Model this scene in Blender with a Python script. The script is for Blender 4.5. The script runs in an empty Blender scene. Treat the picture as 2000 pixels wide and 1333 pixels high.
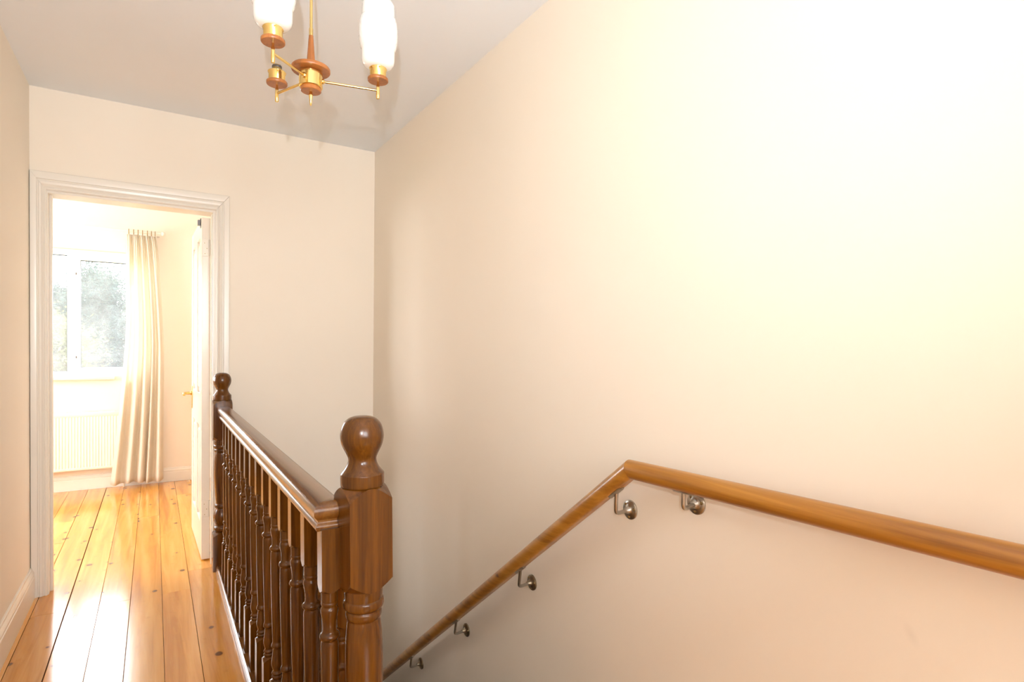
import bpy, bmesh, math, random
from mathutils import Vector, Matrix

# ------------------------------------------------------------------ scene, camera, light
S = bpy.context.scene
COL = S.collection
R = math.radians
random.seed(7)

cam_d = bpy.data.cameras.new('camera')
cam_d.sensor_fit = 'HORIZONTAL'; cam_d.sensor_width = 36.0
cam_d.lens = 1126.6 / 2000.0 * 36.0
cam_d.shift_y = (702.1 - 666.5) / 2000.0
cam_d.clip_start = 0.02; cam_d.clip_end = 200
cam = bpy.data.objects.new('camera', cam_d); COL.objects.link(cam)
yaw, pitch, roll = R(31.827), R(-0.979), R(0.617)
fw = Vector((math.sin(yaw) * math.cos(pitch), math.cos(yaw) * math.cos(pitch), math.sin(pitch)))
r0 = Vector((math.cos(yaw), -math.sin(yaw), 0)); u0 = r0.cross(fw)
rt = r0 * math.cos(roll) + u0 * math.sin(roll); up = -r0 * math.sin(roll) + u0 * math.cos(roll)
M = Matrix((rt, up, -fw)).transposed().to_4x4(); M.translation = (0, 0, 1.235)
cam.matrix_world = M
S.camera = cam

world = bpy.data.worlds.new('daylight'); S.world = world; world.use_nodes = True
wn = world.node_tree; wn.nodes.clear()
wo = wn.nodes.new('ShaderNodeOutputWorld'); wb = wn.nodes.new('ShaderNodeBackground')
wb.inputs[0].default_value = (0.95, 0.98, 1.02, 1); wb.inputs[1].default_value = 19.0
wn.links.new(wb.outputs[0], wo.inputs[0])

def light(name, kind, loc, energy, color=(1, 1, 1), aim=None, **kw):
    d = bpy.data.lights.new(name, kind); d.energy = energy; d.color = color
    for k, v in kw.items(): setattr(d, k, v)
    o = bpy.data.objects.new(name, d); COL.objects.link(o); o.location = loc
    if aim is not None:
        o.rotation_euler = (Vector(aim) - Vector(loc)).to_track_quat('-Z', 'Y').to_euler()
    return o

# the photographer's flash just above the lens (its shadows show on the ceiling)
flash = light('camera_flash', 'AREA', (-0.11, -0.20, 1.42), 14.5, (0.85, 0.94, 1.0), aim=(0.66, 1.75, 2.62), shape='DISK', size=0.03, spread=R(125))
sun = light('sun', 'SUN', (-3, 12, 9), 10.0, (1.0, 0.95, 0.86), aim=(-3 - 0.25, 12 - 1.03, 9 - 1.0), angle=R(0.6))
# sky portals in the seen window and two added ones (they emit nothing themselves)
def portal(name, loc, aim, sx, sy):
    o = light(name, 'AREA', loc, 1.0, aim=aim, shape='RECTANGLE', size=sx, size_y=sy)
    o.data.cycles.is_portal = True
portal('sky_portal', (-0.85, 6.24, 1.49), (-0.85, 5.0, 1.49), 1.95, 1.10)
portal('sky_portal', (0.35, -3.13, 1.81), (0.35, 0.0, 1.81), 1.5, 1.22)
portal('sky_portal', (-2.43, 4.95, 1.45), (0.0, 4.95, 1.45), 1.4, 1.4)

S.view_settings.view_transform = 'Standard'; S.view_settings.look = 'None'
S.view_settings.gamma = 1.0; S.view_settings.use_curve_mapping = False
S.view_settings.exposure = 0.16
try:
    S.cycles.max_bounces = 8; S.cycles.diffuse_bounces = 5; S.cycles.glossy_bounces = 3; S.cycles.transparent_max_bounces = 12
    S.cycles.sample_clamp_indirect = 6.0
except Exception: pass

# ------------------------------------------------------------------ materials
def lin(*c): return tuple(((x / 255) / 12.92 if x / 255 <= 0.04045 else ((x / 255 + 0.055) / 1.055) ** 2.4) for x in c) + (1,)

class NT:
    def __init__(s, name):
        s.m = bpy.data.materials.new(name); s.m.use_nodes = True
        s.t = s.m.node_tree; s.b = s.t.nodes['Principled BSDF']; s.out = s.t.nodes['Material Output']
    def n(s, typ, **kw):
        x = s.t.nodes.new(typ)
        for k, v in kw.items(): setattr(x, k, v)
        return x
    def l(s, a, b): s.t.links.new(a, b)
    def set(s, **kw):
        for k, v in kw.items():
            s.b.inputs[k.replace('_', ' ')].default_value = v
    def bump(s, h, strength=0.1, dist=0.01):
        b = s.n('ShaderNodeBump'); b.inputs['Strength'].default_value = strength; b.inputs['Distance'].default_value = dist
        s.l(h, b.inputs['Height']); s.l(b.outputs[0], s.b.inputs['Normal'])
    def pos(s, scale=(1, 1, 1), rnd=0.0):
        g = s.n('ShaderNodeNewGeometry'); mp = s.n('ShaderNodeMapping'); mp.inputs['Scale'].default_value = scale
        if rnd:
            oi = s.n('ShaderNodeObjectInfo'); ml = s.n('ShaderNodeVectorMath', operation='SCALE'); ad = s.n('ShaderNodeVectorMath', operation='ADD')
            cb = s.n('ShaderNodeCombineXYZ')
            for i in range(3): s.l(oi.outputs['Random'], cb.inputs[i])
            s.l(cb.outputs[0], ml.inputs[0]); ml.inputs['Scale'].default_value = rnd
            s.l(g.outputs['Position'], ad.inputs[0]); s.l(ml.outputs[0], ad.inputs[1]); s.l(ad.outputs[0], mp.inputs['Vector'])
        else: s.l(g.outputs['Position'], mp.inputs['Vector'])
        return mp.outputs[0]
    def noise(s, vec, scale=5, detail=4, rough=0.55, dist=0.0):
        x = s.n('ShaderNodeTexNoise'); x.inputs['Scale'].default_value = scale; x.inputs['Detail'].default_value = detail
        x.inputs['Roughness'].default_value = rough; x.inputs['Distortion'].default_value = dist
        s.l(vec, x.inputs['Vector']); return x.outputs['Fac']
    def ramp(s, f, stops):
        x = s.n('ShaderNodeValToRGB'); e = x.color_ramp.elements
        while len(e) < len(stops): e.new(0.5)
        for i, (p, c) in enumerate(stops): e[i].position = p; e[i].color = c
        s.l(f, x.inputs[0]); return x.outputs[0]
    def mix(s, f, a, b, mode='MIX'):
        x = s.n('ShaderNodeMix', data_type='RGBA', blend_type=mode)
        for v, k in ((f, 0), (a, 6), (b, 7)):
            if hasattr(v, 'links'): s.l(v, x.inputs[k])
            else: x.inputs[k].default_value = v
        return x.outputs[2]
    def math(s, op, a, b=None):
        x = s.n('ShaderNodeMath', operation=op)
        for i, v in enumerate((a, b)):
            if v is None: continue
            if hasattr(v, 'links'): s.l(v, x.inputs[i])
            else: x.inputs[i].default_value = v
        return x.outputs[0]

def paint(name, col, rough=0.6, var=0.03, bump=0.03, scale=1.3):
    t = NT(name); p = t.pos()
    n = t.noise(p, scale, 3)
    c = t.mix(n, tuple(v * (1 - var) for v in col[:3]) + (1,), tuple(min(1, v * (1 + var)) for v in col[:3]) + (1,))
    t.l(c, t.b.inputs['Base Color']); t.set(Roughness=rough)
    t.bump(t.noise(p, 140, 2), bump, 0.002)
    return t

WALL = (0.87, 0.785, 0.668)
m_wall = paint('cream_wall_paint', WALL, 0.65).m
# the stair wall carries a faint grey scuff
tw = paint('cream_stair_wall_paint', WALL, 0.65)
g = tw.n('ShaderNodeNewGeometry'); mp = tw.n('ShaderNodeMapping')
mp.vector_type = 'TEXTURE'; mp.inputs['Location'].default_value = (1.192, 0.508, 0.714); mp.inputs['Rotation'].default_value = (R(-28), 0, 0); mp.inputs['Scale'].default_value = (1, 0.012, 0.026)
tw.l(g.outputs['Position'], mp.inputs['Vector'])
ln = tw.n('ShaderNodeVectorMath', operation='LENGTH'); tw.l(mp.outputs[0], ln.inputs[0])
f = tw.ramp(ln.outputs['Value'], [(0.0, (0.16, 0.16, 0.16, 1)), (0.35, (0.10, 0.10, 0.10, 1)), (1.0, (0, 0, 0, 1))])
old = tw.b.inputs['Base Color'].links[0].from_socket
tw.l(tw.mix(f, old, (0.45, 0.42, 0.36, 1)), tw.b.inputs['Base Color'])
m_stairwall = tw.m
m_ceil = paint('white_ceiling_paint', (0.855, 0.885, 0.925), 0.8).m
m_trim = paint('white_gloss_paint', (0.80, 0.745, 0.66), 0.28, 0.015, 0.01).m
m_doorpaint = paint('white_door_gloss', (0.82, 0.76, 0.68), 0.16, 0.01, 0.006).m
m_upvc = paint('white_window_plastic', (0.85, 0.85, 0.84), 0.3, 0.0, 0.0).m
m_rad = paint('cream_radiator_enamel', (0.83, 0.78, 0.66), 0.35, 0.01, 0.0).m
m_seal = paint('black_window_seal', (0.03, 0.03, 0.035), 0.5, 0.0, 0.0).m

def wood(name, dark, mid, light_, axis=1, rough=0.25, coat=0.4, rnd=7.0, grain=38, knots=False, knot_scale=(6, 6, 6), knot_thr=0.05, stretch=0.045, objvar=0.10, flat=False, spec=0.5):
    t = NT(name)
    sc = [1, 1, 1]; sc[axis] = stretch
    p = t.pos(tuple(sc), rnd)
    n1 = t.noise(p, grain, 5, 0.6, 0.6); n2 = t.noise(p, grain * 0.22, 3, 0.5, 1.2); n3 = t.noise(p, grain * 4, 2, 0.5)
    f = t.math('ADD', t.math('MULTIPLY', n1, 0.55), t.math('MULTIPLY', n2, 0.45))
    c = t.ramp(f, [(0.36, dark), (0.50, mid), (0.64, light_)])
    oi = t.n('ShaderNodeObjectInfo')
    v = t.math('ADD', t.math('MULTIPLY', oi.outputs['Random'], objvar * 2), 1 - objvar)
    hv = t.n('ShaderNodeHueSaturation'); t.l(c, hv.inputs['Color']); t.l(v, hv.inputs['Value']); c = hv.outputs[0]
    if knots:
        pk = t.pos(knot_scale, rnd)
        vo = t.n('ShaderNodeTexVoronoi'); vo.voronoi_dimensions = '2D' if flat else '3D'; vo.inputs['Scale'].default_value = 1.0; t.l(pk, vo.inputs['Vector'])
        nz = t.noise(t.pos((1, 1, 1), rnd), 60, 2)
        d = t.math('ADD', vo.outputs['Distance'], t.math('MULTIPLY', nz, 0.05))
        keep = t.n('ShaderNodeSeparateColor'); t.l(vo.outputs['Color'], keep.inputs[0])
        size = t.math('MULTIPLY', t.math('MAXIMUM', t.math('SUBTRACT', keep.outputs[0], 0.62 if flat else 0.45), 0.0), knot_thr * (4.2 if flat else 3))
        k = t.math('SUBTRACT', t.math('ADD', size, 0.02), d)
        kf = t.ramp(t.math('MULTIPLY', k, 14.0), [(0.0, (0, 0, 0, 1)), (0.55, (0.85, 0.85, 0.85, 1))])
        halo = t.ramp(t.math('ADD', t.math('MULTIPLY', k, 4.0), 0.45), [(0.0, (0, 0, 0, 1)), (0.45, (0.35, 0.35, 0.35, 1))])
        c = t.mix(halo, c, dark); c = t.mix(kf, c, (0.085, 0.03, 0.012, 1))
    t.l(c, t.b.inputs['Base Color'])
    t.set(Roughness=rough); t.b.inputs['Specular IOR Level'].default_value = spec; t.b.inputs['Coat Weight'].default_value = coat; t.b.inputs['Coat Roughness'].default_value = rough * 0.6
    t.bump(n3, 0.04, 0.002)
    return t
m_mahog_v = wood('mahogany_upright_grain', (0.050, 0.0145, 0.0013, 1), (0.096, 0.0305, 0.0025, 1), (0.140, 0.0490, 0.0042, 1), 2, 0.22, 0.10, 7, 95, objvar=0.16, spec=0.38).m
m_mahog_y = wood('mahogany_rail_grain', (0.080, 0.025, 0.004, 1), (0.150, 0.054, 0.008, 1), (0.205, 0.080, 0.013, 1), 1, 0.24, 0.3, 7, 60).m
tb = wood('pine_floorboard_varnish', (0.48, 0.175, 0.022, 1), (0.64, 0.275, 0.042, 1), (0.73, 0.36, 0.075, 1), 1, 0.17, 0.28, 9, 30, True, (9.0, 6.5, 1.0), 0.095, 0.05, 0.10, True)
m_board = tb.m
m_pine = wood('varnished_pine_handrail', (0.20, 0.070, 0.008, 1), (0.36, 0.145, 0.017, 1), (0.48, 0.215, 0.032, 1), 1, 0.30, 0.25, 5, 45, True, (12, 6.0, 12), 0.06, 0.04, 0.03).m
m_teak = wood('teak', (0.26, 0.085, 0.02, 1), (0.38, 0.13, 0.03, 1), (0.46, 0.17, 0.045, 1), 2, 0.35, 0.1, 5, 70, objvar=0.04).m
m_stairwood = wood('stair_pine', (0.36, 0.24, 0.14, 1), (0.44, 0.31, 0.19, 1), (0.50, 0.36, 0.23, 1), 0, 0.4, 0.2, 5, 40).m
m_sub = paint('dark_floor_void', (0.035, 0.018, 0.010), 0.9, 0.0, 0.0).m

def metal(name, col, rough, var=0.1, scale=30):
    t = NT(name); n = t.noise(t.pos(), scale, 3)
    c = t.mix(n, tuple(v * (1 - var) for v in col[:3]) + (1,), col + (1,)); t.l(c, t.b.inputs['Base Color'])
    t.set(Metallic=1.0, Roughness=rough); return t.m
m_brass = metal('polished_brass', (0.90, 0.66, 0.26), 0.16, 0.05)
m_dullbrass = metal('aged_brass', (0.42, 0.30, 0.13), 0.35, 0.3, 80)
m_brassh = metal('door_handle_brass', (0.62, 0.42, 0.12), 0.25, 0.1)
m_steel = metal('satin_nickel', (0.50, 0.46, 0.40), 0.32, 0.25, 60)
m_tarn = metal('tarnished_nickel', (0.40, 0.33, 0.23), 0.40, 0.55, 55)
m_iron = metal('dark_iron', (0.16, 0.15, 0.15), 0.45)
tg = NT('white_opal_glass'); tg.set(Base_Color=(0.90, 0.895, 0.87, 1), Roughness=0.12, Subsurface_Weight=0.0)
tg.bump(tg.noise(tg.pos(), 260, 1), 0.04, 0.002); m_opal = tg.m
tg = NT('lit_opal_glass'); tg.set(Base_Color=(0.90, 0.88, 0.80, 1), Roughness=0.12)
tg.b.inputs['Emission Color'].default_value = (1.0, 0.86, 0.52, 1); tg.b.inputs['Emission Strength'].default_value = 0.25
tg.bump(tg.noise(tg.pos(), 260, 1), 0.04, 0.002); m_opal_lit = tg.m

# curtain cloth: diffuse and translucent
tc = NT('cream_curtain_cloth')
cn = tc.noise(tc.pos((1, 1, 1)), 260, 2)
cc = tc.mix(cn, (0.86, 0.80, 0.69, 1), (0.91, 0.85, 0.75, 1))
df = tc.n('ShaderNodeBsdfDiffuse'); tr = tc.n('ShaderNodeBsdfTranslucent'); mx = tc.n('ShaderNodeMixShader'); mx.inputs[0].default_value = 0.48
tc.l(cc, df.inputs[0]); tc.l(cc, tr.inputs[0]); tc.l(df.outputs[0], mx.inputs[1]); tc.l(tr.outputs[0], mx.inputs[2]); tc.l(mx.outputs[0], tc.out.inputs[0])
m_cloth = tc.m
# misted window glass
tp = NT('misted_window_glass')
tn = tp.noise(tp.pos((1, 1, 1)), 9, 4)
trn = tp.n('ShaderNodeBsdfTransparent'); trl = tp.n('ShaderNodeBsdfTranslucent'); trl.inputs[0].default_value = (0.95, 0.97, 1, 1)
gl = tp.n('ShaderNodeBsdfGlossy'); gl.inputs['Roughness'].default_value = 0.03
mf = tp.math('ADD', tp.math('MULTIPLY', tn, 0.030), 0.009)
m1 = tp.n('ShaderNodeMixShader'); tp.l(mf, m1.inputs[0]); tp.l(trn.outputs[0], m1.inputs[1]); tp.l(trl.outputs[0], m1.inputs[2])
m2 = tp.n('ShaderNodeMixShader'); m2.inputs[0].default_value = 0.05; tp.l(m1.outputs[0], m2.inputs[1]); tp.l(gl.outputs[0], m2.inputs[2])
tp.l(m2.outputs[0], tp.out.inputs[0]); m_glass = tp.m

def leafmat(name, a, b):
    t = NT(name); n = t.noise(t.pos(), 3.5, 3)
    c = t.mix(n, a, b)
    d = t.n('ShaderNodeBsdfDiffuse'); r_ = t.n('ShaderNodeBsdfTranslucent'); x = t.n('ShaderNodeMixShader'); x.inputs[0].default_value = 0.35
    t.l(c, d.inputs[0]); t.l(c, r_.inputs[0]); t.l(d.outputs[0], x.inputs[1]); t.l(r_.outputs[0], x.inputs[2]); t.l(x.outputs[0], t.out.inputs[0])
    return t.m
m_leaf1 = leafmat('dark_evergreen_leaf', (0.016, 0.027, 0.024, 1), (0.034, 0.046, 0.040, 1))
m_leaf2 = leafmat('yellow_green_leaf', (0.040, 0.050, 0.026, 1), (0.085, 0.085, 0.036, 1))
m_bark = paint('brown_bark', (0.10, 0.07, 0.045), 0.9, 0.2, 0.3, 12).m
m_grass = paint('lawn_green', (0.08, 0.13, 0.04), 0.9, 0.3, 0.3, 4).m

# ------------------------------------------------------------------ mesh helpers
def obj(name, me, mat=None, parent=None, loc=None, rot=None):
    o = bpy.data.objects.new(name, me); COL.objects.link(o)
    if mat is not None and not me.materials: me.materials.append(mat)
    if parent is not None: o.parent = parent
    if loc is not None: o.location = loc
    if rot is not None: o.rotation_euler = rot
    return o
def tag(o, label=None, cat=None, group=None, kind=None):
    if label: o['label'] = label
    if cat: o['category'] = cat
    if group: o['group'] = group
    if kind: o['kind'] = kind
    return o
def empty(name, loc, label=None, cat=None, kind=None):
    o = bpy.data.objects.new(name, None); COL.objects.link(o); o.location = loc; o.empty_display_size = 0.1
    return tag(o, label, cat, None, kind)
def fin(bm, name, smooth=35):
    bmesh.ops.recalc_face_normals(bm, faces=bm.faces)
    me = bpy.data.meshes.new(name); bm.to_mesh(me); bm.free()
    if smooth:
        for p in me.polygons: p.use_smooth = True
        me.set_sharp_from_angle(angle=R(smooth))
    return me
def boxes(name, lst, bevel=0.0, seg=2):
    bm = bmesh.new()
    for (x0, y0, z0, x1, y1, z1) in lst:
        v = [bm.verts.new((x, y, z)) for x in (x0, x1) for y in (y0, y1) for z in (z0, z1)]
        for q in ((0, 1, 3, 2), (4, 6, 7, 5), (0, 4, 5, 1), (2, 3, 7, 6), (0, 2, 6, 4), (1, 5, 7, 3)): bm.faces.new([v[i] for i in q])
    if bevel: bmesh.ops.bevel(bm, geom=bm.edges[:], offset=bevel, segments=seg, affect='EDGES', profile=0.5)
    return fin(bm, name, 35 if bevel else 0)
def box(name, x0, y0, z0, x1, y1, z1, bevel=0.0, seg=2): return boxes(name, [(x0, y0, z0, x1, y1, z1)], bevel, seg)
def rings_mesh(name, rings, cap0=True, cap1=True, smooth=35, closed=False):
    bm = bmesh.new(); vs = [[bm.verts.new(p) for p in r] for r in rings]; n = len(rings[0])
    prs = list(zip(vs, vs[1:])) + ([(vs[-1], vs[0])] if closed else [])
    for a, b in prs:
        for i in range(n): bm.faces.new((a[i], a[(i + 1) % n], b[(i + 1) % n], b[i]))
    if cap0 and not closed: bm.faces.new(vs[0][::-1])
    if cap1 and not closed: bm.faces.new(vs[-1])
    return fin(bm, name, smooth)
def lathe(name, prof, n=24, c=(0, 0, 0), cap=True, smooth=40):
    return rings_mesh(name, [[(c[0] + r * math.cos(2 * math.pi * i / n), c[1] + r * math.sin(2 * math.pi * i / n), c[2] + z) for i in range(n)] for r, z in prof], cap, cap, smooth)
def tube(name, path, rad, n=12, smooth=50):
    rings = []; P = [Vector(p) for p in path]; u = None
    for i, p in enumerate(P):
        d = ((P[i] - P[i - 1]).normalized() if i else Vector()) + ((P[i + 1] - P[i]).normalized() if i < len(P) - 1 else Vector())
        d.normalize()
        if u is None: u = d.orthogonal().normalized()
        u = (u - d * u.dot(d)).normalized(); w = d.cross(u)
        r = rad[i] if isinstance(rad, (list, tuple)) else rad
        rings.append([p + u * (r * math.cos(2 * math.pi * k / n)) + w * (r * math.sin(2 * math.pi * k / n)) for k in range(n)])
    return rings_mesh(name, rings, smooth=smooth)
def bend(p0, p1, p2, r, k=5):   # rounded corner between two straight legs
    p0, p1, p2 = Vector(p0), Vector(p1), Vector(p2); a = p1 + (p0 - p1).normalized() * r; b = p1 + (p2 - p1).normalized() * r
    return [p0] + [a * (1 - t) ** 2 + p1 * 2 * t * (1 - t) + b * t * t for t in [i / k for i in range(k + 1)]] + [p2]
def sweep_xy(name, path, prof, smooth=35):   # closed profile (offset to the right-hand side, z) along a flat mitred path
    P = [Vector((x, y)) for x, y in path]; rings = []
    for i, p in enumerate(P):
        ds = [(P[j + 1] - P[j]).normalized() for j in (i - 1, i) if 0 <= j < len(P) - 1]
        ns = [Vector((d.y, -d.x)) for d in ds]
        m = ns[0] if len(ns) == 1 else (ns[0] + ns[1]) / (1 + ns[0].dot(ns[1]))
        rings.append([(p.x + m.x * o, p.y + m.y * o, z) for o, z in prof])
    return rings_mesh(name, rings, smooth=smooth)
def smooth_prof(p, k=3):
    if len(p) < 3: return list(p)
    out = []
    for i in range(len(p) - 1):
        a, b, c, d = p[max(0, i - 1)], p[i], p[i + 1], p[min(len(p) - 1, i + 2)]
        for j in range(k):
            t = j / k
            out.append(tuple(0.5 * (2 * b[m] + (c[m] - a[m]) * t + (2 * a[m] - 5 * b[m] + 4 * c[m] - d[m]) * t * t + (3 * b[m] - a[m] - 3 * c[m] + d[m]) * t ** 3) for m in (0, 1)))
    return out + [p[-1]]
def smooth_secs(secs):
    out, run = [], []
    for s_ in secs:
        if s_[0] == 'sq': out += smooth_prof(run) + [s_]; run = []
        else: run.append(s_)
    return out + smooth_prof(run)
def post(name, secs, side, n=32, smooth=32):
    """square-and-turned post on the z axis, listed from the bottom. ('sq', z0, z1, shoulder0, shoulder1) or (r, z)"""
    secs = smooth_secs(secs); rings = []; h = side / 2
    ang = [2 * math.pi * (i + 0.0) / n for i in range(n)]
    def sqr(a, hh): return min(hh / max(1e-9, abs(math.cos(a))), hh / max(1e-9, abs(math.sin(a))))
    for s in secs:
        if s[0] == 'sq':
            _, z0, z1, s0, s1 = s
            def ring(zf, hh=h):
                out = []
                for a in ang:
                    r = min(sqr(a, hh), hh * 1.398); out.append((r * math.cos(a), r * math.sin(a), zf(r)))
                return out
            k = lambda r: max(0.0, (r - h) / (h * 0.398)) ** 0.9
            if s0: rings.append([(h * 0.86 * math.cos(a), h * 0.86 * math.sin(a), z0 - 0.001) for a in ang])
            rings.append(ring(lambda r: z0 + s0 * k(r))); rings.append(ring(lambda r: z1 - s1 * k(r)))
            if s1: rings.append([(h * 0.86 * math.cos(a), h * 0.86 * math.sin(a), z1 + 0.001) for a in ang])
        else:
            r, z = s; rings.append([(r * math.cos(a), r * math.sin(a), z) for a in ang])
    return rings_mesh(name, rings, smooth=smooth)

# ------------------------------------------------------------------ the setting
XL, XR, YW, YW2, YB, ZC = -0.51, 1.192, 3.602, 3.722, 6.085, 2.48
YK = -3.00                  # wall behind the camera
EDGE = 0.352                # landing edge above the stairs
YT = 1.19                   # top of the flight
BL, BR = -2.30, 1.55        # bedroom side walls
DX0, DX1, DZ = -0.441, 0.278, 1.975   # doorway

floor = tag(obj('floor', boxes('floor', [(XL, YK, -0.05, EDGE, YW, -0.024), (EDGE, YK, -0.05, XR, YT, -0.024), (BL, YW2, -0.05, BR, YB, -0.024), (DX0 - 0.03, YW, -0.05, DX1 + 0.03, YW2, -0.024)]), m_sub), kind='structure')
rb = random.Random(3)
def board(x0, x1, y0, y1, gl_=0.0008, gr=0.0008):
    dz = rb.uniform(-0.0012, 0.0004)
    obj('floorboard', box('floorboard', x0 + gl_, y0 + 0.0008, -0.024, x1 - gr, y1 - 0.0008, dz, 0.0008, 1), m_board, floor)
XE = [-0.510, -0.477, -0.349, -0.2215, -0.097, 0.034, 0.158, EDGE]
cuts = [[1.2], [0.6, 3.34], [1.9], [0.4, 3.335], [1.55, 4.9], [0.2, 3.33], [1.35, 3.60]]
gaps = [0.0012, 0.0020, 0.0007, 0.0009, 0.0007, 0.0009]
for i in range(7):
    ends = [YK] + cuts[i] + [YB - 0.018]
    if i == 0: ends = [YK, 1.2, YW]
    if i == 6: ends = [YK, 1.35, 3.60]
    for a, b in zip(ends, ends[1:]):
        board(XE[i], XE[i + 1], a, b, gaps[i - 1] if i else 0.0, gaps[i] if i < 6 else 0)
for x0, x1, c in ((-0.604, -0.477, [4.5]), (-0.730, -0.604, []), (-0.856, -0.730, [5.2]), (-0.982, -0.856, []), (-1.11, -0.982, [4.9]), (-1.24, -1.11, []), (-1.37, -1.24, [5.0]), (-1.5, -1.37, []), (-1.63, -1.5, []), (-1.76, -1.63, [4.4]), (-1.89, -1.76, []), (-2.02, -1.89, []), (-2.15, -2.02, []), (-2.30, -2.15, []),
                  (0.158, 0.285, [5.50]), (0.285, 0.41, [4.6]), (0.41, 0.535, []), (0.535, 0.66, [5.1]), (0.66, 0.785, []), (0.785, 0.91, []), (0.91, 1.035, [4.7]), (1.035, 1.16, []), (1.16, 1.285, []), (1.285, 1.41, []), (1.41, 1.55, [])):
    ends = [YW if x1 <= 0.30 and x0 >= 0.158 else YW2] + c + [YB - 0.018]
    if x1 <= -0.47: ends[0] = YW2
    for a, b in zip(ends, ends[1:]): board(x0, x1, a, b)
xx = EDGE
while xx < XR - 0.01:
    x1 = min(xx + 0.125, XR)
    if XR - x1 < 0.05: x1 = XR
    board(xx, x1, YK, YT); xx = x1

tag(obj('ceiling', boxes('ceiling', [(XL - 0.12, YK - 0.12, ZC, XR + 0.12, YW + 0.05, ZC + 0.1)]), m_ceil), kind='structure')
tag(obj('ceiling_bedroom', boxes('ceiling', [(BL - 0.12, YW + 0.05, ZC, BR + 0.12, YB + 0.2, ZC + 0.1)]), m_ceil), kind='structure')
tag(obj('wall_left', boxes('wall_left', [(XL - 0.12, YK - 0.12, -0.05, XL, YW, ZC)]), m_wall), kind='structure')
tag(obj('wall_right', boxes('wall_right', [(XR, YK - 0.12, -2.25, XR + 0.12, YW, ZC)]), m_stairwall), kind='structure')
tag(obj('wall_far', boxes('wall_far', [(BL, YW, -2.25, DX0 - 0.03, YW2, ZC), (DX1 + 0.03, YW, -2.25, BR, YW2, ZC), (DX0 - 0.03, YW, DZ + 0.03, DX1 + 0.03, YW2, ZC), (DX0 - 0.03, YW, -2.25, DX1 + 0.03, YW2, -0.05)]), m_wall), kind='structure')
BWX0, BWX1, BWZ0, BWZ1 = -0.40, 1.10, 1.20, 2.42
tag(obj('wall_back', boxes('wall_back', [(XL, YK - 0.12, -0.05, BWX0, YK, ZC), (BWX1, YK - 0.12, -0.05, XR, YK, ZC), (BWX0, YK - 0.12, -0.05, BWX1, YK, BWZ0), (BWX0, YK - 0.12, BWZ1, BWX1, YK, ZC)]), m_wall), kind='structure')
WX0, WX1, WZ0, WZ1 = -1.82, -0.02, 0.962, 2.045
tag(obj('wall_window', boxes('wall_window', [(BL, YB, -0.05, WX0, YB + 0.2, ZC), (WX1, YB, -0.05, BR, YB + 0.2, ZC), (WX0, YB, -0.05, WX1, YB + 0.2, WZ0), (WX0, YB, WZ1, WX1, YB + 0.2, ZC)]), m_wall), kind='structure')
tag(obj('wall_bedroom_left', boxes('wall_bl', [(BL - 0.12, YW2, -0.05, BL, 4.25, ZC), (BL - 0.12, 5.65, -0.05, BL, YB + 0.2, ZC), (BL - 0.12, 4.25, -0.05, BL, 5.65, 0.75), (BL - 0.12, 4.25, 2.15, BL, 5.65, ZC)]), m_wall), kind='structure')
tag(obj('wall_bedroom_right', boxes('wall_br', [(BR, YW2, -0.05, BR + 0.12, YB + 0.2, ZC)]), m_wall), kind='structure')
# stairwell below the landing
tag(obj('wall_stairwell', boxes('wall_stairwell', [(EDGE - 0.10, YT - 0.10, -2.25, EDGE - 0.002, YW, -0.05), (EDGE - 0.002, YT - 0.12, -2.25, XR, YT - 0.02, -0.05)]), m_wall), kind='structure')
tag(obj('floor_lower', box('floor_lower', EDGE - 0.1, YT - 0.1, -2.35, XR, YW, -2.25), m_stairwood), kind='structure')

def skirting(name, p0, p1, h, nrm):   # moulded board along a wall; nrm points into the room
    t = 0.018
    prof = [(0, 0), (t, 0), (t, h - 0.042), (t - 0.003, h - 0.038), (t - 0.003, h - 0.030), (t - 0.001, h - 0.026), (t - 0.006, h - 0.014), (t - 0.009, h - 0.010), (t - 0.010, h - 0.002), (0.005, h), (0, h)]
    rings = [[(p[0] + nrm[0] * o, p[1] + nrm[1] * o, z) for o, z in prof] for p in (p0, p1)]
    return tag(obj(name, rings_mesh(name, rings, smooth=20), m_trim), kind='structure')
skirting('baseboard_left', (XL, YK), (XL, YW - 0.022), 0.148, (1, 0))
skirting('baseboard_right', (XR, YK), (XR, YT - 0.03), 0.160, (-1, 0))
skirting('baseboard_window', (BL, YB), (BR, YB), 0.125, (0, -1))
skirting('baseboard_bedroom_right', (BR, YW2), (BR, YB - 0.018), 0.125, (-1, 0))
skirting('baseboard_bedroom_left', (BL, YW2), (BL, YB - 0.018), 0.125, (1, 0))

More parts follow.
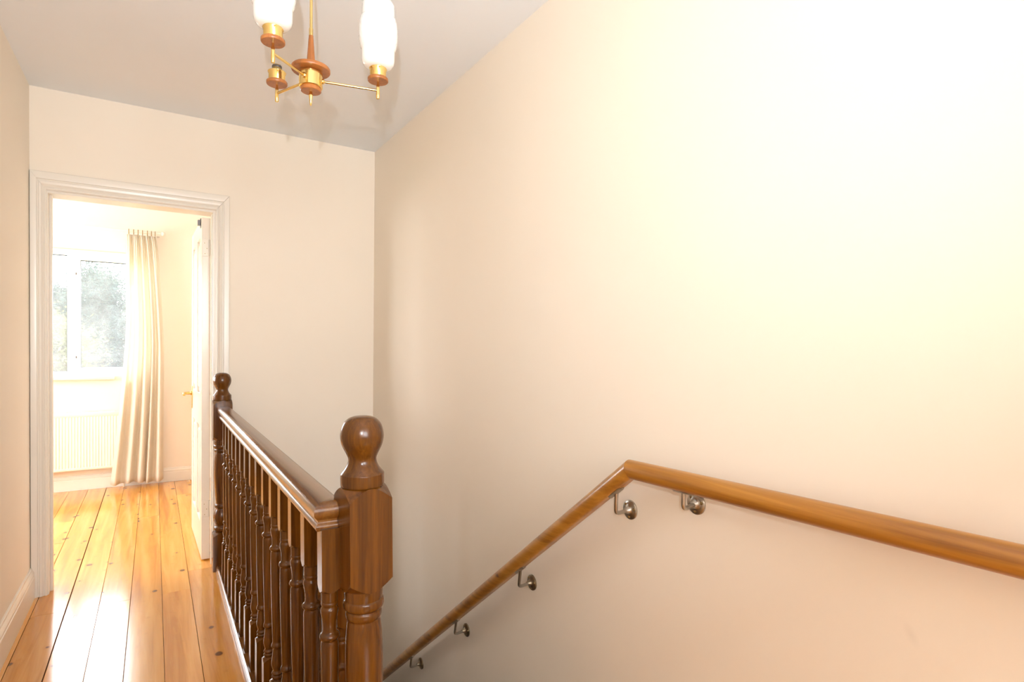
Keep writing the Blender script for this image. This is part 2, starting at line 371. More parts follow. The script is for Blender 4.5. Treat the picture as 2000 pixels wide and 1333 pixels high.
# doorway lining and architrave
trim = empty('trim_1', (0, 0, 0), kind='structure')
obj('jamb', box('jamb', DX0 - 0.03, YW - 0.001, 0.0, DX0, YW2 + 0.001, DZ), m_trim, trim)
obj('jamb', box('jamb', DX1, YW - 0.001, 0.0, DX1 + 0.03, YW2 + 0.001, DZ), m_trim, trim)
obj('head_jamb', box('head_jamb', DX0 - 0.03, YW - 0.001, DZ, DX1 + 0.03, YW2 + 0.001, DZ + 0.03), m_trim, trim)
obj('door_stop', box('door_stop', DX0, YW + 0.045, 0.0, DX0 + 0.011, YW + 0.07, DZ, 0.001, 1), m_trim, trim)
obj('door_stop', box('door_stop', DX1 - 0.006, YW + 0.045, 0.0, DX1, YW + 0.07, DZ, 0.001, 1), m_trim, trim)
AP = [(0.0, 0.0), (0.0, 0.009), (0.05, 0.013), (0.12, 0.013), (0.17, 0.010), (0.22, 0.011), (0.32, 0.016), (0.45, 0.018), (0.50, 0.015), (0.56, 0.015), (0.60, 0.019), (0.80, 0.021), (0.97, 0.021), (1.0, 0.018), (1.0, 0.0)]
def arch(name, a_in, a_out, b_in, b_out):
    L = lambda p, q, s: (p[0] + (q[0] - p[0]) * s, p[1] + (q[1] - p[1]) * s)
    rings = [[(L(i, o, s)[0], YW - d, L(i, o, s)[1]) for s, d in AP] for i, o in ((a_in, a_out), (b_in, b_out))]
    obj(name, rings_mesh(name, rings, smooth=20), m_trim, trim)
il, ol, ir, orr, it_, ot = DX0 - 0.004, XL + 0.002, DX1 + 0.012, 0.358, DZ + 0.012, 2.073
g_ = 0.0006
arch('architrave_leg', (il, 0), (ol, 0), (il, it_ - g_), (ol, ot - g_))
arch('architrave_leg', (ir, 0), (orr, 0), (ir + g_, it_ - g_), (orr + g_, ot - g_))
arch('architrave_head', (il, it_), (ol, ot), (ir, it_ + g_), (orr, ot + g_))

# ------------------------------------------------------------------ the bedroom door, open into the bedroom
door = empty('door_1', (0.253, 3.735, 0.006), kind='structure'); door.rotation_euler = (0, 0, R(1.2))
W, Hd, T = 0.712, 1.962, 0.044
hx = T / 2
obj('stile', box('stile', -hx, 0, 0, hx, 0.095, Hd, 0.0015, 1), m_doorpaint, door)
obj('stile', box('stile', -hx, W - 0.095, 0, hx, W, Hd, 0.0015, 1), m_doorpaint, door)
for z0, z1 in ((0, 0.20), (0.76, 0.95), (Hd - 0.10, Hd)):
    obj('door_rail', box('door_rail', -hx + 0.0003, 0.095, z0, hx - 0.0003, W - 0.095, z1, 0.001, 1), m_doorpaint, door)
for z0, z1 in ((0.20, 0.76), (0.95, Hd - 0.10)):
    obj('muntin', box('muntin', -hx + 0.0003, W / 2 - 0.045, z0, hx - 0.0003, W / 2 + 0.045, z1, 0.001, 1), m_doorpaint, door)
    for y0, y1 in ((0.095, W / 2 - 0.045), (W / 2 + 0.045, W - 0.095)):
        obj('door_panel', boxes('door_panel', [(-0.010, y0, z0, 0.010, y1, z1), (-0.017, y0 + 0.03, z0 + 0.03, 0.017, y1 - 0.03, z1 - 0.03)], 0.003, 1), m_doorpaint, door)
for z in (0.245, 1.742):
    h_ = obj('hinge', box('hinge', -0.019, -0.003, z, 0.014, 0.001, z + 0.095, 0.0008, 1), m_trim, door)
    obj('hinge_knuckle', lathe('hinge_knuckle', [(0.0045, z), (0.0045, z + 0.095)], 10, (0.0195, -0.005, 0)), m_trim, h_)
    for a, b in ((-0.006, 0.015), (0.004, 0.045), (-0.008, 0.075)):
        obj('screw', rings_mesh('screw', [[(a + 0.0024 * math.cos(k), yv, z + b + 0.0024 * math.sin(k)) for k in [i * math.pi / 4 for i in range(8)]] for yv in (-0.0026, -0.0038)]), m_dullbrass, h_)
hy = W - 0.062
hp = tag(obj('handle_plate', box('handle_plate', -hx - 0.005, hy - 0.020, 0.815, -hx, hy + 0.020, 0.962, 0.003, 2), m_brassh, door), 'brass lever handle on long backplate')
obj('lever', tube('lever', bend((-hx - 0.004, hy, 0.915), (-hx - 0.052, hy, 0.915), (-hx - 0.055, hy - 0.105, 0.912), 0.014), [0.010] + [0.0085] * 6 + [0.0075], 12), m_brassh, hp)
obj('lever_rose', rings_mesh('lever_rose', [[(xv, hy + r_ * math.cos(k), 0.915 + r_ * math.sin(k)) for k in [i * math.pi / 8 for i in range(16)]] for xv, r_ in ((-hx - 0.004, 0.015), (-hx - 0.010, 0.014), (-hx - 0.014, 0.010))]), m_brassh, hp)
hp2 = obj('handle_plate', box('handle_plate', hx, hy - 0.020, 0.815, hx + 0.005, hy + 0.020, 0.962, 0.003, 2), m_brassh, door)
obj('lever', tube('lever', bend((hx + 0.004, hy, 0.915), (hx + 0.05, hy, 0.915), (hx + 0.052, hy - 0.105, 0.912), 0.014), 0.008, 12), m_brassh, hp2)
hk = tag(obj('over_door_hook', boxes('over_door_hook', [(-hx - 0.0025, 0.05, Hd - 0.05, -hx - 0.0005, 0.085, Hd + 0.001), (-hx - 0.0025, 0.05, Hd + 0.0005, hx + 0.002, 0.085, Hd + 0.0025), (-hx - 0.016, 0.052, Hd - 0.036, -hx - 0.0025, 0.083, Hd - 0.006)], 0.0008, 1), m_iron, door), 'dark metal hook over the top of the door')

# ------------------------------------------------------------------ bedroom window
def window(name, x0, x1, z0, z1, yf, d, mullions, casements, tog):
    """frame faces the room at yf and runs to yf + d (d may be negative)"""
    w = empty(name, (0, 0, 0), kind='structure'); fr = 0.045
    s = 1 if d > 0 else -1; y0, y1 = sorted((yf, yf + d))
    fr_o = obj('window_frame', boxes('window_frame', [(x0, y0, z0, x0 + fr, y1, z1), (x1 - fr, y0, z0, x1, y1, z1), (x0 + fr, y0, z0, x1 - fr, y1, z0 + fr), (x0 + fr, y0, z1 - fr, x1 - fr, y1, z1)] + [(m - 0.028, y0, z0 + fr, m + 0.028, y1, z1 - fr) for m in mullions], 0.003, 1), m_upvc, w)
    xs = [x0 + fr] + [v for m in mullions for v in (m - 0.028, m + 0.028)] + [x1 - fr]
    for i in range(0, len(xs), 2):
        a, b, c, e = xs[i], xs[i + 1], z0 + fr, z1 - fr
        par = w
        if casements[i // 2]:
            k = 0.034; q0, q1 = sorted((yf - s * 0.014, yf + d * 0.6)); o_ = 0.010
            par = obj('casement', boxes('casement', [(a - o_, q0, c - o_, a + k, q1, e + o_), (b - k, q0, c - o_, b + o_, q1, e + o_), (a + k, q0, c - o_, b - k, q1, c + k), (a + k, q0, e - k, b - k, q1, e + o_)], 0.003, 1), m_upvc, w)
            a, b, c, e = a + k, b - k, c + k, e - k
        ym = yf + d * 0.42; t = 0.004
        obj('seal', boxes('seal', [(a - 0.001, ym - 0.006, c, a + t, ym + 0.006, e), (b - t, ym - 0.006, c, b + 0.001, ym + 0.006, e), (a + t, ym - 0.006, c, b - t, ym + 0.006, c + t), (a + t, ym - 0.006, e - t * 1.6, b - t, ym + 0.006, e + 0.001)]), m_seal, par)
        obj('pane', box('pane', a + t, ym - 0.002, c + t, b - t, ym + 0.002, e - t * 1.6), m_glass, par)
    return w, fr_o
win, wfr = window('window_1', WX0, WX1, WZ0 + 0.0, WZ1 - 0.012, YB + 0.02, 0.06, [-1.2, -0.594], [True, False, True], None)
for z in (1.835, 1.130):
    ca = obj('hinge_cap', box('hinge_cap', -0.566, YB - 0.002, z - 0.018, -0.552, YB + 0.018, z + 0.018, 0.002, 1), m_upvc, win)
    obj('catch', box('catch', -0.563, YB - 0.007, z - 0.010, -0.555, YB - 0.002, z + 0.008, 0.001, 1), m_iron, ca)
obj('window_sill', box('window_sill', WX0 - 0.04, YB - 0.055, WZ0 - 0.026, WX1 - 0.27, YB + 0.02, WZ0 + 0.004, 0.006, 2), m_trim, win)
w3, _ = window('added_window_side', 0.0, 1.4, 0.75, 2.15, 0.03, 0.06, [0.7], [False, False], None)  # unseen window added in the left wall to brighten the bedroom
w3.location = (BL, 4.25, 0); w3.rotation_euler = (0, 0, R(90))
window('added_window_back', BWX0, BWX1, BWZ0, BWZ1, YK - 0.03, -0.06, [0.35], [False, False], None)  # another added window, behind the camera, to light the landing

# ------------------------------------------------------------------ landing balustrade
bal = empty('landing_balustrade', (0.32, 2.4, 0.0), 'dark mahogany landing balustrade of turned balusters between two ball-topped newels', 'balustrade')
def sub(name, me, mat, parent=None, loc=(0, 0, 0), rot=(0, 0, 0), top=None):
    """part placed in world coordinates under an Empty root that is only translated"""
    par = parent; base = top.location if top is not None else Vector()
    return obj(name, me, mat, par, Vector(loc) - base, rot)
HP = [(0, .9055), (.016, .905), (.026, .902), (.032, .8955), (.0345, .887), (.0335, .878), (.0285, .8715), (.0248, .868), (.0240, .864), (.0252, .8595), (.0282, .8565), (.0292, .8520), (.0280, .8470), (.0262, .8445), (0, .844)]
prof = [(o, z) for o, z in HP] + [(-o, z) for o, z in HP[::-1][1:-1]]
sub('handrail', sweep_xy('handrail', [(0.326, 3.512), (0.319, 1.272), (0.3545, 1.272)], prof), m_mahog_y, bal, top=bal)
BP = [(0.285, 0.0), (0.285, 0.012), (0.287, 0.016), (0.287, 0.022), (0.290, 0.029), (0.296, 0.032), (0.302, 0.030), (0.303, 0.024), (EDGE - 0.004, 0.024), (EDGE + 0.008, 0.018), (EDGE + 0.008, 0.0)]
sub('base_rail', rings_mesh('base_rail', [[(x, y, z) for x, z in BP] for y in (YT + 0.0, 3.512)], smooth=25), m_mahog_y, bal, top=bal)
sub('apron', box('apron', EDGE + 0.0005, YT + 0.02, -0.22, EDGE + 0.014, YW - 0.001, -0.001, 0.002, 1), m_mahog_y, bal, top=bal)
BAL = [('sq', 0.022, 0.205, 0, 0.010), (.0145, .2075), (.0165, .213), (.0165, .2165), (.0138, .219), (.0155, .2225), (.0170, .2255), (.0155, .229), (.0128, .233), (.0145, .240), (.0172, .250), (.0176, .258), (.0160, .272), (.0138, .288), (.0130, .299), (.0140, .304), (.0172, .308), (.0176, .3125), (.0160, .318), (.0138, .323), (.0145, .345), (.0165, .42), (.0180, .50), (.0186, .57), (.0184, .597), (.0168, .605), (.0185, .608), (.0212, .612), (.0212, .6165), (.0185, .6205), (.0155, .6235), (.0145, .632), (.0152, .646), (.0172, .658), (.0185, .666), (.0184, .673), (.0165, .677), (.0160, .680), (.0172, .683), (.0172, .687), (.0160, .689), (.0168, .691), (.0170, .706), ('sq', 0.712, 0.850, 0.010, 0)]
me_bal = post('baluster', BAL, 0.0405, 24)
for i in range(15):
    y = (1.253, 1.424, 1.580, 1.733, 1.886, 2.037, 2.187, 2.335, 2.485, 2.633, 2.780, 2.928, 3.076, 3.222, 3.348)[i]
    k = (3.5 - y) / 2.3
    xb = 0.3215 + 0.008 * k; xt = 0.326 - 0.007 * k
    sub('baluster', me_bal, m_mahog_v, bal, (xb, y, 0), (0, math.atan((xt - xb) / 0.85), 0), bal)
NP = [('sq', 0.0, 0.210, 0, 0.020), (.036, .212), (.041, .2185), (.0415, .232), (.0385, .238), (.034, .242), (.0335, .248), (.037, .258), (.0415, .272), (.043, .287), (.0415, .303), (.036, .322), (.031, .334), (.030, .340), (.0345, .343), (.0365, .348), (.0365, .356), (.034, .362), (.031, .366), (.0315, .38), (.035, .43), (.039, .49), (.0405, .545), (.0395, .60), (.0365, .638), (.0350, .648), (.0372, .652), (.0385, .657), (.0385, .665), (.0365, .669), (.0385, .671), (.0425, .675), (.0436, .682), (.0425, .690), (.0400, .693), (.0405, .695), (.0412, .715), ('sq', 0.7165, 0.938, 0.024, 0.025)]
NF = [(.036, .936), (.0445, .938), (.0460, .941), (.0462, .961), (.0455, .965), (.041, .9705), (.0355, .978), (.0315, .986), (.0298, .993), (.0302, .999), (.0335, 1.007), (.0385, 1.017), (.0432, 1.028), (.0456, 1.040), (.0458, 1.049), (.0440, 1.060), (.0402, 1.0705), (.034, 1.0790), (.025, 1.0850), (.013, 1.0880), (0.001, 1.0885)]
me_new = post('newel_post', NP, 0.0955, 40); me_fin = lathe('finial', smooth_prof(NF), 48)
for x, y, rz, lean in ((0.3985, 1.228, 5.0, -0.9), (0.3205, 3.555, 0.0, 0.0)):
    nw = sub('newel_post', me_new, m_mahog_v, bal, (x, y, 0), (0, R(lean), R(rz)), bal)
    obj('finial', me_fin, m_mahog_v, nw)

# raked balustrade dropping with the stairs behind the landing one
SL = -0.7766
rak = empty('stair_balustrade', (0.41, 2.2, 0.0), 'raked mahogany stair balustrade dropping behind the level landing balusters', 'balustrade')
XS = 0.404
def rake(prof, y0, y1, z0): return [[(XS + o, y, z0 + SL * (y - 1.27) + z) for o, z in prof] for y in (y0, y1)]
hz = [(o, (z - .844) * 1.2) for o, z in prof]
sub('handrail', rings_mesh('handrail', rake(hz, 1.275, 3.42, 0.775)), m_mahog_y, rak, top=rak)
st = [(-0.018, -0.22), (0.018, -0.22), (0.018, 0.05), (-0.018, 0.05)]
sub('string', rings_mesh('string', rake(st, 1.24, 3.42, 0.0), smooth=0), m_mahog_y, rak, top=rak)
RB = [(('sq', s_[1] - (0.05 if s_[1] < .1 else 0), s_[2] + (0.03 if s_[2] > .8 else 0), s_[3], s_[4]) if s_[0] == 'sq' else s_) for s_ in BAL]
me_rb = post('baluster', RB, 0.0405, 24)
for i in range(17):
    y = 1.318 + 0.122 * i
    sub('baluster', me_rb, m_mahog_v, rak, (XS, y, -0.043 + SL * (y - 1.27)), (0, 0, 0), rak)
nb = sub('newel_post', me_new, m_mahog_v, rak, (XS, 3.47, SL * 2.2 - 0.1), (0, 0, 0), rak); obj('finial', me_fin, m_mahog_v, nb)

# the flight of stairs
stairs = empty('staircase', (0.77, 1.3, 0.0), 'timber flight of stairs dropping between the cream wall and the balustrade', 'stairs')
gx0, gx1 = XS + 0.02, XR - 0.002
for k in range(1, 11):
    zt = -0.19 * k; y0 = YT + 0.245 * (k - 1)
    if y0 > YW - 0.1: break
    sub('riser', box('riser', gx0, y0 - 0.012, zt, gx1, y0 + 0.006, zt + 0.165), m_stairwood, stairs, top=stairs)
    sub('tread', box('tread', gx0, y0 + 0.006, zt - 0.025, gx1, min(y0 + 0.265, YW - 0.002), zt, 0.006, 2), m_stairwood, stairs, top=stairs)

# ------------------------------------------------------------------ wall handrail
rail = empty('wall_handrail', (XR, 1.176, 0.906), 'round varnished pine handrail on metal brackets running down the cream stair wall', 'handrail')
RX, RY, RZ, RR = XR - 0.070, 1.176, 0.906, 0.0262
LV = -0.0165     # the level length rises a touch towards the camera
def rail_rings(pts, dirs):
    out = []
    for p, (nz_) in zip(pts, dirs):
        ring = []
        for i in range(28):
            a = 2 * math.pi * i / 28; ox, oz = RR * math.cos(a), RR * math.sin(a)
            if oz < -RR * 0.90: oz = -RR * 0.90
            ring.append(Vector(p) + Vector((ox, 0, 0)) + Vector(nz_) * oz)
        out.append(ring)
    return out
a1 = math.atan(LV); a2 = math.atan(SL); am = (a1 + a2) / 2
n1 = (0, -math.sin(a1), math.cos(a1)); n2 = (0, -math.sin(a2), math.cos(a2)); kk = 1 / math.cos((a1 - a2) / 2); nm = (0, -math.sin(am) * kk, math.cos(am) * kk)
b0 = (RX, RY, RZ)
ye = -2.2; yl = 3.50
sub('rail_level', rings_mesh('rail_level', rail_rings([(RX, ye, RZ + LV * (ye - RY)), (RX, RY - 0.0004, RZ)], [n1, nm])), m_pine, rail, top=rail)
sub('rail_sloped', rings_mesh('rail_sloped', rail_rings([(RX, RY + 0.0004, RZ), (RX, yl, RZ + SL * (yl - RY))], [nm, n2])), m_pine, rail, top=rail)
def bracket(ys, zrose, yrose, slope, worn):
    zc = RZ + (SL if slope else LV) * (ys - RY); a = a2 if slope else a1
    nn = Vector((0, -math.sin(a), math.cos(a))); dd = Vector((0, math.cos(a), math.sin(a)))
    top = Vector((RX, ys, zc)) - nn * (RR * 0.90 + 0.001)
    ro = Vector((XR, yrose, zrose))
    elbow = Vector((RX + (0.006 if slope else 0.0), yrose - 0.006 if slope else ys, zrose - 0.002))
    arm = sub('bracket', tube('bracket', bend(top - nn * 0.001, elbow, ro - Vector((0.004, 0, 0)), 0.016, 6), 0.0056, 12), m_steel, rail, top=rail)
    # saddle, disc and screws belong to the bracket
    def part(nm_, me_, mat_): return obj(nm_, me_, mat_, arm)
    base = rail.location
    sd = []
    for t in (-0.030, -0.026, 0.026, 0.030):
        w_ = 0.008 if abs(t) > 0.028 else 0.0125
        c = top - base_off + dd * t
        sd.append([c + Vector((w_, 0, 0)) + nn * 0.001, c + Vector((0, 0, 0)) - nn * 0.0045 + Vector((0.004, 0, 0)), c - nn * 0.0045 - Vector((0.004, 0, 0)), c + Vector((-w_, 0, 0)) + nn * 0.001])
    part('saddle', rings_mesh('saddle', sd, smooth=50), m_steel)
    cr = ro - base_off
    part('wall_plate', rings_mesh('wall_plate', [[cr + Vector((-xo, r_ * math.cos(q), r_ * math.sin(q))) for q in [i * math.pi / 14 for i in range(28)]] for xo, r_ in ((0.0002, 0.0285), (0.004, 0.0285), (0.0062, 0.0262), (0.0072, 0.019), (0.0085, 0.0135), (0.013, 0.0098), (0.022, 0.0072), (0.026, 0.0058))], smooth=40), m_tarn if worn else m_steel)
    for q in (90 - 45, 90 + 75, 270):
        sy, sz = 0.0205 * math.cos(R(q)), 0.0205 * math.sin(R(q))
        part('screw', rings_mesh('screw', [[cr + Vector((-xo, sy + r_ * math.cos(w), sz + r_ * math.sin(w))) for w in [i * math.pi / 5 for i in range(10)]] for xo, r_ in ((0.0060, 0.0046), (0.0078, 0.0040), (0.0080, 0.0016), (0.0072, 0.0010))], smooth=40), m_dullbrass)
base_off = Vector((0, 0, 0))
for ys, zr, yr, sl, wn_ in ((0.990, 0.842, 1.007, False, False), (1.250, 0.767, 1.249, True, False), (1.750, 0.372, 1.760, True, True), (2.262, -0.025, 2.279, True, True), (2.770, -0.418, 2.789, True, True), (0.05, 0.858, 0.06, False, False), (-0.9, 0.872, -0.89, False, False), (-1.9, 0.888, -1.89, False, False)):
    # geometry of tubes is in world space, so the bracket part sits at the negative of its root
    bracket(ys, zr, yr, sl, wn_)

# ------------------------------------------------------------------ ceiling light
HX, HY, HZ = 0.3845, 1.737, 2.0
lamp = empty('ceiling_light', (HX, HY, ZC), 'brass and teak three-armed ceiling light with white opal glass shades', 'ceiling light')
def lp(name, me, mat, parent=None): return obj(name, me, mat, parent or lamp, (Vector((HX, HY, 0)) - lamp.location) if parent is None else None)
lp('ceiling_cup', lathe('ceiling_cup', [(.012, 2.425), (.035, 2.435), (.05, 2.455), (.052, 2.4795)], 28), m_brass)
lp('rod', lathe('rod', [(.0042, 2.135), (.0042, 2.43)], 14), m_brass)
lp('rod_collar', lathe('rod_collar', [(.0058, 2.132), (.0058, 2.152), (.0046, 2.156)], 14), m_brass)
lp('teak_cone', lathe('teak_cone', [(.0128, 2.042), (.0122, 2.050), (.0062, 2.133)], 24), m_teak)
lp('teak_disc', lathe('teak_disc', [(.024, 2.031), (.0525, 2.031), (.0540, 2.033), (.0540, 2.039), (.0520, 2.042), (.013, 2.042)], 36), m_teak)
lp('brass_hub', lathe('brass_hub', [(.030, 1.984), (.0325, 1.986), (.0325, 2.026), (.0300, 2.028), (.0255, 2.0315)], 36), m_brass)
lp('lower_disc', lathe('lower_disc', [(.0270, 1.973), (.0290, 1.975), (.0290, 1.982), (.0275, 1.984)], 32), m_teak)
lp('drop_finial', lathe('drop_finial', [(.0014, 1.933), (.0024, 1.934), (.0056, 1.962), (.0058, 1.966), (.0045, 1.968), (.004, 1.974)], 16), m_brass)
OPAL = [(.022, .0), (.030, .001), (.038, .005), (.0445, .012), (.0475, .021), (.0480, .052)]
bulge = []
for i in range(41):
    t = i / 40; bulge.append((.0485 + .0078 * math.sin(math.pi * min(1, max(0, t))) ** 0.55, .055 + .092 * t))
OPAL2 = OPAL + bulge + [(.0480, .151), (.0475, .181), (.0445, .189), (.036, .193), (.0345, .1915), (.041, .186), (.0440, .179)]
def shade_mesh():
    n = 112; rings = []
    for r, z in OPAL2:
        ring = []
        for i in range(n):
            a = 2 * math.pi * i / n; rr = r
            if .058 < z < .144 and r > .046:
                rr += 0.0009 * math.sin(a * 26 + 3.0 * math.sin(z * 190)) * math.sin(z * 640 + 1.5 * math.sin(a * 7))
            ring.append((rr * math.cos(a), rr * math.sin(a), z))
        rings.append(ring)
    return rings_mesh('glass_shade', rings, True, False, 50)
me_shade = shade_mesh()
ends = [(Vector((0.263, 1.621, HZ)), True, True), (Vector((0.565, 1.682, HZ)), True, False), (Vector((0.315, 1.870, HZ)), False, False)]
for E, has, lit in ends:
    d = (E - Vector((HX, HY, HZ))); d.z = 0; d.normalize()
    s0 = Vector((HX, HY, HZ + 0.006)) + d * 0.031
    arm = obj('arm', tube('arm', [s0, E], 0.0036, 12), m_brass, lamp, -lamp.location)
    obj('arm_boss', tube('arm_boss', [s0 - d * 0.001, s0 + d * 0.004, s0 + d * 0.007], [0.0075, 0.0075, 0.0045], 14), m_brass, arm)
    def ap(nm_, prof_, mat_, n=28): return obj(nm_, lathe(nm_, prof_, n, (E.x, E.y, E.z)), mat_, arm)
    ap('drop_pin', [(.0046, -.0245), (.0052, -.0235), (.0050, .013), (.0030, .019), (.0030, .030)], m_brass, 16)
    ap('teak_saucer', [(.0285, .0262), (.0300, .028), (.0300, .0345), (.0288, .036)], m_teak, 36)
    ap('brass_cup', [(.0225, .036), (.0235, .038), (.0235, .058), (.0255, .0605), (.0262, .063), (.0255, .0645), (.0215, .0645)], m_brass, 32)
    if has:
        obj('glass_shade', me_shade, m_opal_lit if False else m_opal, arm, (E.x, E.y, E.z + 0.0645))
    else:
        hd = ap('lamp_holder', [(.0125, .0640), (.0135, .067), (.0135, .082), (.0125, .084), (.0105, .084), (.0105, .073), (.0010, .073)], m_dullbrass, 20)
        ap('holder_notch', [(.0140, .076), (.0142, .0765), (.0142, .0805), (.0140, .081)], m_iron, 20)

# ------------------------------------------------------------------ bedroom: curtain, pole, radiator
PY, PZ = 5.985, 2.222
pole = empty('curtain_pole', (-0.8, PY, PZ), 'slim cream curtain pole fixed above the bedroom window', 'curtain pole')
def hcyl(name, x0, x1, r, n=14): return rings_mesh(name, [[(x, PY + r * math.cos(2 * math.pi * i / n), PZ + r * math.sin(2 * math.pi * i / n)) for i in range(n)] for x in (x0, x1)], smooth=50)
sub('pole', hcyl('pole', -1.95, 0.045, 0.0125), m_trim, pole, top=pole)
sub('pole_end', rings_mesh('pole_end', [[(x, PY + r * math.cos(2 * math.pi * i / 14), PZ + r * math.sin(2 * math.pi * i / 14)) for i in range(14)] for x, r in ((0.042, 0.014), (0.050, 0.014), (0.053, 0.010), (0.060, 0.016), (0.070, 0.019), (0.080, 0.016), (0.085, 0.006))], smooth=50), m_trim, pole, top=pole)
for bx_ in (-1.85, 0.03):
    sub('pole_bracket', box('pole_bracket', bx_ - 0.010, PY - 0.004, PZ - 0.022, bx_ + 0.010, YB - 0.0005, PZ - 0.012, 0.002, 1), m_trim, pole, top=pole)
def ring_mesh(x):
    n, k = 18, 8; rings = []
    for i in range(n):
        a = 2 * math.pi * i / n; c = Vector((x, PY + 0.021 * math.cos(a), PZ - 0.006 + 0.021 * math.sin(a)))
        o = Vector((0, math.cos(a), math.sin(a)))
        rings.append([c + o * (0.003 * math.cos(2 * math.pi * j / k)) + Vector((0.003 * math.sin(2 * math.pi * j / k), 0, 0)) for j in range(k)])
    return rings_mesh('curtain_ring', rings, closed=True, smooth=60)
for x in (-0.185, -0.150, -0.118, -0.085, -0.050, -0.020, 0.008):
    sub('curtain_ring', ring_mesh(x), m_dullbrass, pole, top=pole)

def curtain():
    nu, nz = 150, 46; zt, zb = PZ - 0.030, 0.045
    rng = random.Random(5)
    folds = [(0.0, 0), (0.11, 1), (0.19, 0), (0.33, 1), (0.45, 0), (0.53, 1), (0.63, 0), (0.70, 1), (0.80, 0), (0.88, 1), (1.0, 0)]
    def depth(t):
        for (a, va), (b, vb) in zip(folds, folds[1:]):
            if a <= t <= b:
                s = (t - a) / (b - a); return va + (vb - va) * (0.5 - 0.5 * math.cos(math.pi * s))
        return 0
    front = []
    for j in range(nz + 1):
        h = j / nz; z = zt + (zb - zt) * h
        e = h ** 1.1
        xl = -0.205 + (-0.325 + 0.205) * (max(0, h - 0.35) / 0.65) ** 1.3
        xr = 0.010 + (0.078 - 0.010) * min(1, h * 2.2) ** 0.7
        row = []
        for i in range(nu + 1):
            t = i / nu
            amp = 0.016 + 0.040 * min(1, h * 1.6)
            gather = 0.007 * math.sin(t * 2 * math.pi * 17) * max(0, 1 - h * 6)
            x = xl + (xr - xl) * t + 0.008 * math.sin(t * 21 + h * 2.0) * h
            y = PY + 0.005 - (depth(t + 0.012 * math.sin(h * 3 + t * 5)) - 0.45) * amp + gather - 0.034 * min(1, h * 1.8)
            zz = z + (0.006 * math.sin(t * 9 + 1) + 0.004 * depth(t)) * h * h * -1
            row.append((x, min(y, YB - 0.012), zz))
        front.append(row)
    bm = bmesh.new(); vs = [[bm.verts.new(p) for p in r] for r in front]
    for j in range(nz):
        for i in range(nu): bm.faces.new((vs[j][i], vs[j][i + 1], vs[j + 1][i + 1], vs[j + 1][i]))
    me = fin(bm, 'curtain', 80); return me
cu = tag(obj('curtain', curtain(), m_cloth), 'long cream gathered curtain hanging beside the bedroom window', 'curtain')
so = cu.modifiers.new('thickness', 'SOLIDIFY'); so.thickness = 0.0025

RX0, RX1, RZ0, RZ1, RYF, RYB = -1.35, -0.215, 0.178, 0.668, 6.004, 6.062
rad = empty('radiator', (-0.8, 6.0, 0.0), 'white panel radiator with fine vertical ribs beneath the bedroom window', 'radiator')
def rad_panel():
    pts = []; x = RX0 + 0.012; pit = 0.0205
    pts.append((x, RYF + 0.0035))
    while x + pit < RX1 - 0.010:
        pts += [(x + 0.003, RYF + 0.0035), (x + 0.0065, RYF), (x + pit - 0.0065, RYF), (x + pit - 0.003, RYF + 0.0035)]; x += pit
    pts.append((RX1 - 0.012, RYF + 0.0035))
    loop = pts + [(RX1 - 0.012, RYF + 0.016), (RX0 + 0.012, RYF + 0.016)]
    bm = bmesh.new(); bt = [bm.verts.new((a, b, RZ0 + 0.022)) for a, b in loop]; tp_ = [bm.verts.new((a, b, RZ1 - 0.040)) for a, b in loop]
    n = len(loop)
    for i in range(n): bm.faces.new((bt[i], bt[(i + 1) % n], tp_[(i + 1) % n], tp_[i]))
    bm.faces.new(bt[::-1]); bm.faces.new(tp_)
    return fin(bm, 'front_panel', 30)
sub('front_panel', rad_panel(), m_rad, rad, top=rad)
sub('top_header', box('top_header', RX0 + 0.004, RYF - 0.001, RZ1 - 0.042, RX1 - 0.004, RYF + 0.018, RZ1 - 0.008, 0.005, 2), m_rad, rad, top=rad)
sub('bottom_header', box('bottom_header', RX0 + 0.004, RYF - 0.001, RZ0, RX1 - 0.004, RYF + 0.018, RZ0 + 0.024, 0.005, 2), m_rad, rad, top=rad)
sub('back_panel', box('back_panel', RX0 + 0.004, RYB - 0.016, RZ0, RX1 - 0.004, RYB, RZ1 - 0.008, 0.004, 1), m_rad, rad, top=rad)
for x in (RX0, RX1 - 0.004): sub('side_panel', box('side_panel', x, RYF + 0.001, RZ0 + 0.006, x + 0.004, RYB, RZ1, 0.001, 1), m_rad, rad, top=rad)
sub('top_grille', boxes('top_grille', [(RX0 + 0.004, RYF + 0.0015, RZ1 - 0.010, RX1 - 0.004, RYF + 0.012, RZ1), (RX0 + 0.004, RYB - 0.012, RZ1 - 0.010, RX1 - 0.004, RYB, RZ1)] + [(RX0 + 0.01 + 0.03 * i, RYF + 0.012, RZ1 - 0.008, RX0 + 0.014 + 0.03 * i, RYB - 0.012, RZ1 - 0.001) for i in range(37)]), m_rad, rad, top=rad)
pv = sub('pipe', tube('pipe', bend((-0.222, 6.03, 0.001), (-0.222, 6.03, 0.198), (-0.24, 6.03, 0.198), 0.010), 0.0080, 12), m_rad, rad, top=rad)
sub('pipe', tube('pipe', [(-1.365, 6.03, 0.001), (-1.365, 6.03, 0.215), (-1.348, 6.03, 0.215)], 0.0080, 12), m_rad, rad, top=rad)
sub('valve', lathe('valve', [(.011, .13), (.014, .14), (.014, .185), (.016, .19), (.016, .22), (.012, .228)], 16, (-1.365, 6.03, 0)), m_upvc, rad, top=rad)

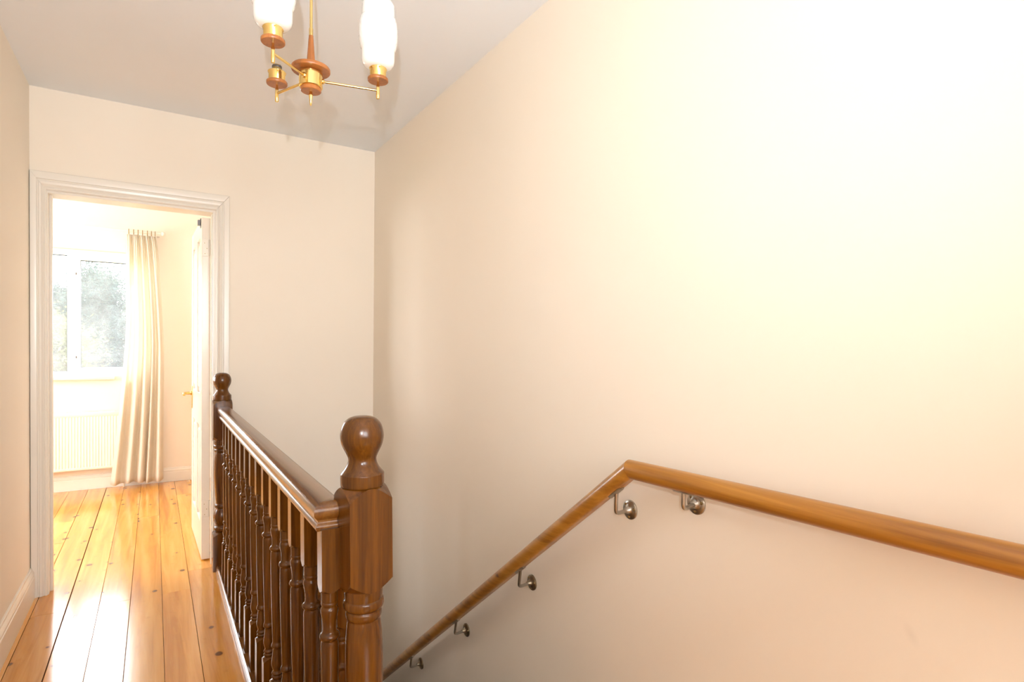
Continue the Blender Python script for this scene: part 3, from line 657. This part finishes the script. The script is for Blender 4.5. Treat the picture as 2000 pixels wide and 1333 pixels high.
# ------------------------------------------------------------------ garden beyond the bedroom window
tag(obj('garden_ground', box('garden_ground', -25, 6.6, -3.0, 25, 45, -2.8), m_grass), kind='structure')
def tree(name, label, x, y, top, rad_, kind, nleaf, mat, seed):
    rg = random.Random(seed)
    root = empty(name, (x, y, -2.8), label, 'tree')
    H_ = top + 2.8
    tk = [(0, 0, 0)] + [(rg.uniform(-.06, .06) * i, rg.uniform(-.06, .06) * i, H_ * i / 5 * 0.95) for i in range(1, 6)]
    tr_ = obj('trunk', tube('trunk', tk, [0.13, 0.11, 0.085, 0.06, 0.035, 0.01], 10), m_bark, root)
    V, F_ = [], []
    nb_ = 26
    brs = []
    for b in range(nb_):
        f = 0.16 + 0.80 * b / nb_; a = b * 2.399 + rg.uniform(-.3, .3)
        L = rad_ * ((1 - f) ** 0.75 * 1.15 + 0.12 if kind == 'cone' else math.sin(math.pi * min(0.97, f * 0.95 + 0.06)) ** 0.6) * rg.uniform(.75, 1.1)
        z = H_ * f; tilt = 0.15 if kind == 'cone' else 0.55
        p0 = Vector((0, 0, z * 0.95)); p2 = Vector((math.cos(a) * L, math.sin(a) * L, z + L * tilt * (0.3 if f < .5 else 1)))
        brs.append((p0, p2, L))
        obj('branch', tube('branch', [p0, p0.lerp(p2, .5) + Vector((0, 0, 0.05 * L)), p2], [0.028, 0.018, 0.006], 6), m_bark, tr_)
    for k in range(nleaf):
        p0, p2, L = brs[rg.randrange(nb_)]
        t = rg.uniform(0.15, 1.08); sp = 0.16 * rad_ + 0.10 * L * t
        c = p0.lerp(p2, t) + Vector((rg.gauss(0, sp), rg.gauss(0, sp), rg.gauss(0, sp * 0.9)))
        d = Vector((rg.gauss(0, 1), rg.gauss(0, 1), rg.gauss(0, .7))).normalized(); s = d.cross(Vector((rg.gauss(0, 1), rg.gauss(0, 1), rg.gauss(0, 1)))).normalized()
        l_, w_ = rg.uniform(.07, .13), rg.uniform(.03, .055); n_ = d.cross(s) * 0.008
        i0 = len(V); V += [c - d * l_ * .5, c + s * w_ * .5 + n_, c + d * l_ * .5, c - s * w_ * .5 + n_]; F_ += [(i0, i0 + 1, i0 + 2), (i0, i0 + 2, i0 + 3)]
    me = bpy.data.meshes.new('foliage'); me.from_pydata([tuple(v) for v in V], [], F_); me.update()
    tag(obj('foliage', me, mat, root), kind='stuff')
tree('evergreen_tree', 'tall dark evergreen tree in the middle of the casement pane', -1.22, 19.5, 3.55, 1.15, 'cone', 52000, m_leaf1, 11)
tree('garden_tree', 'yellow-green leafy tree seen through the narrow fixed pane', -1.95, 15.6, 1.95, 0.85, 'round', 42000, m_leaf2, 12)
tree('garden_tree', 'yellow-green leafy tree showing beside the curtain behind the casement', -0.15, 24.2, 2.6, 1.40, 'round', 42000, m_leaf2, 13)
tree('evergreen_tree', 'slim dark evergreen tree rising behind the fixed pane', -3.15, 29.5, 3.9, 1.15, 'cone', 40000, m_leaf1, 14)
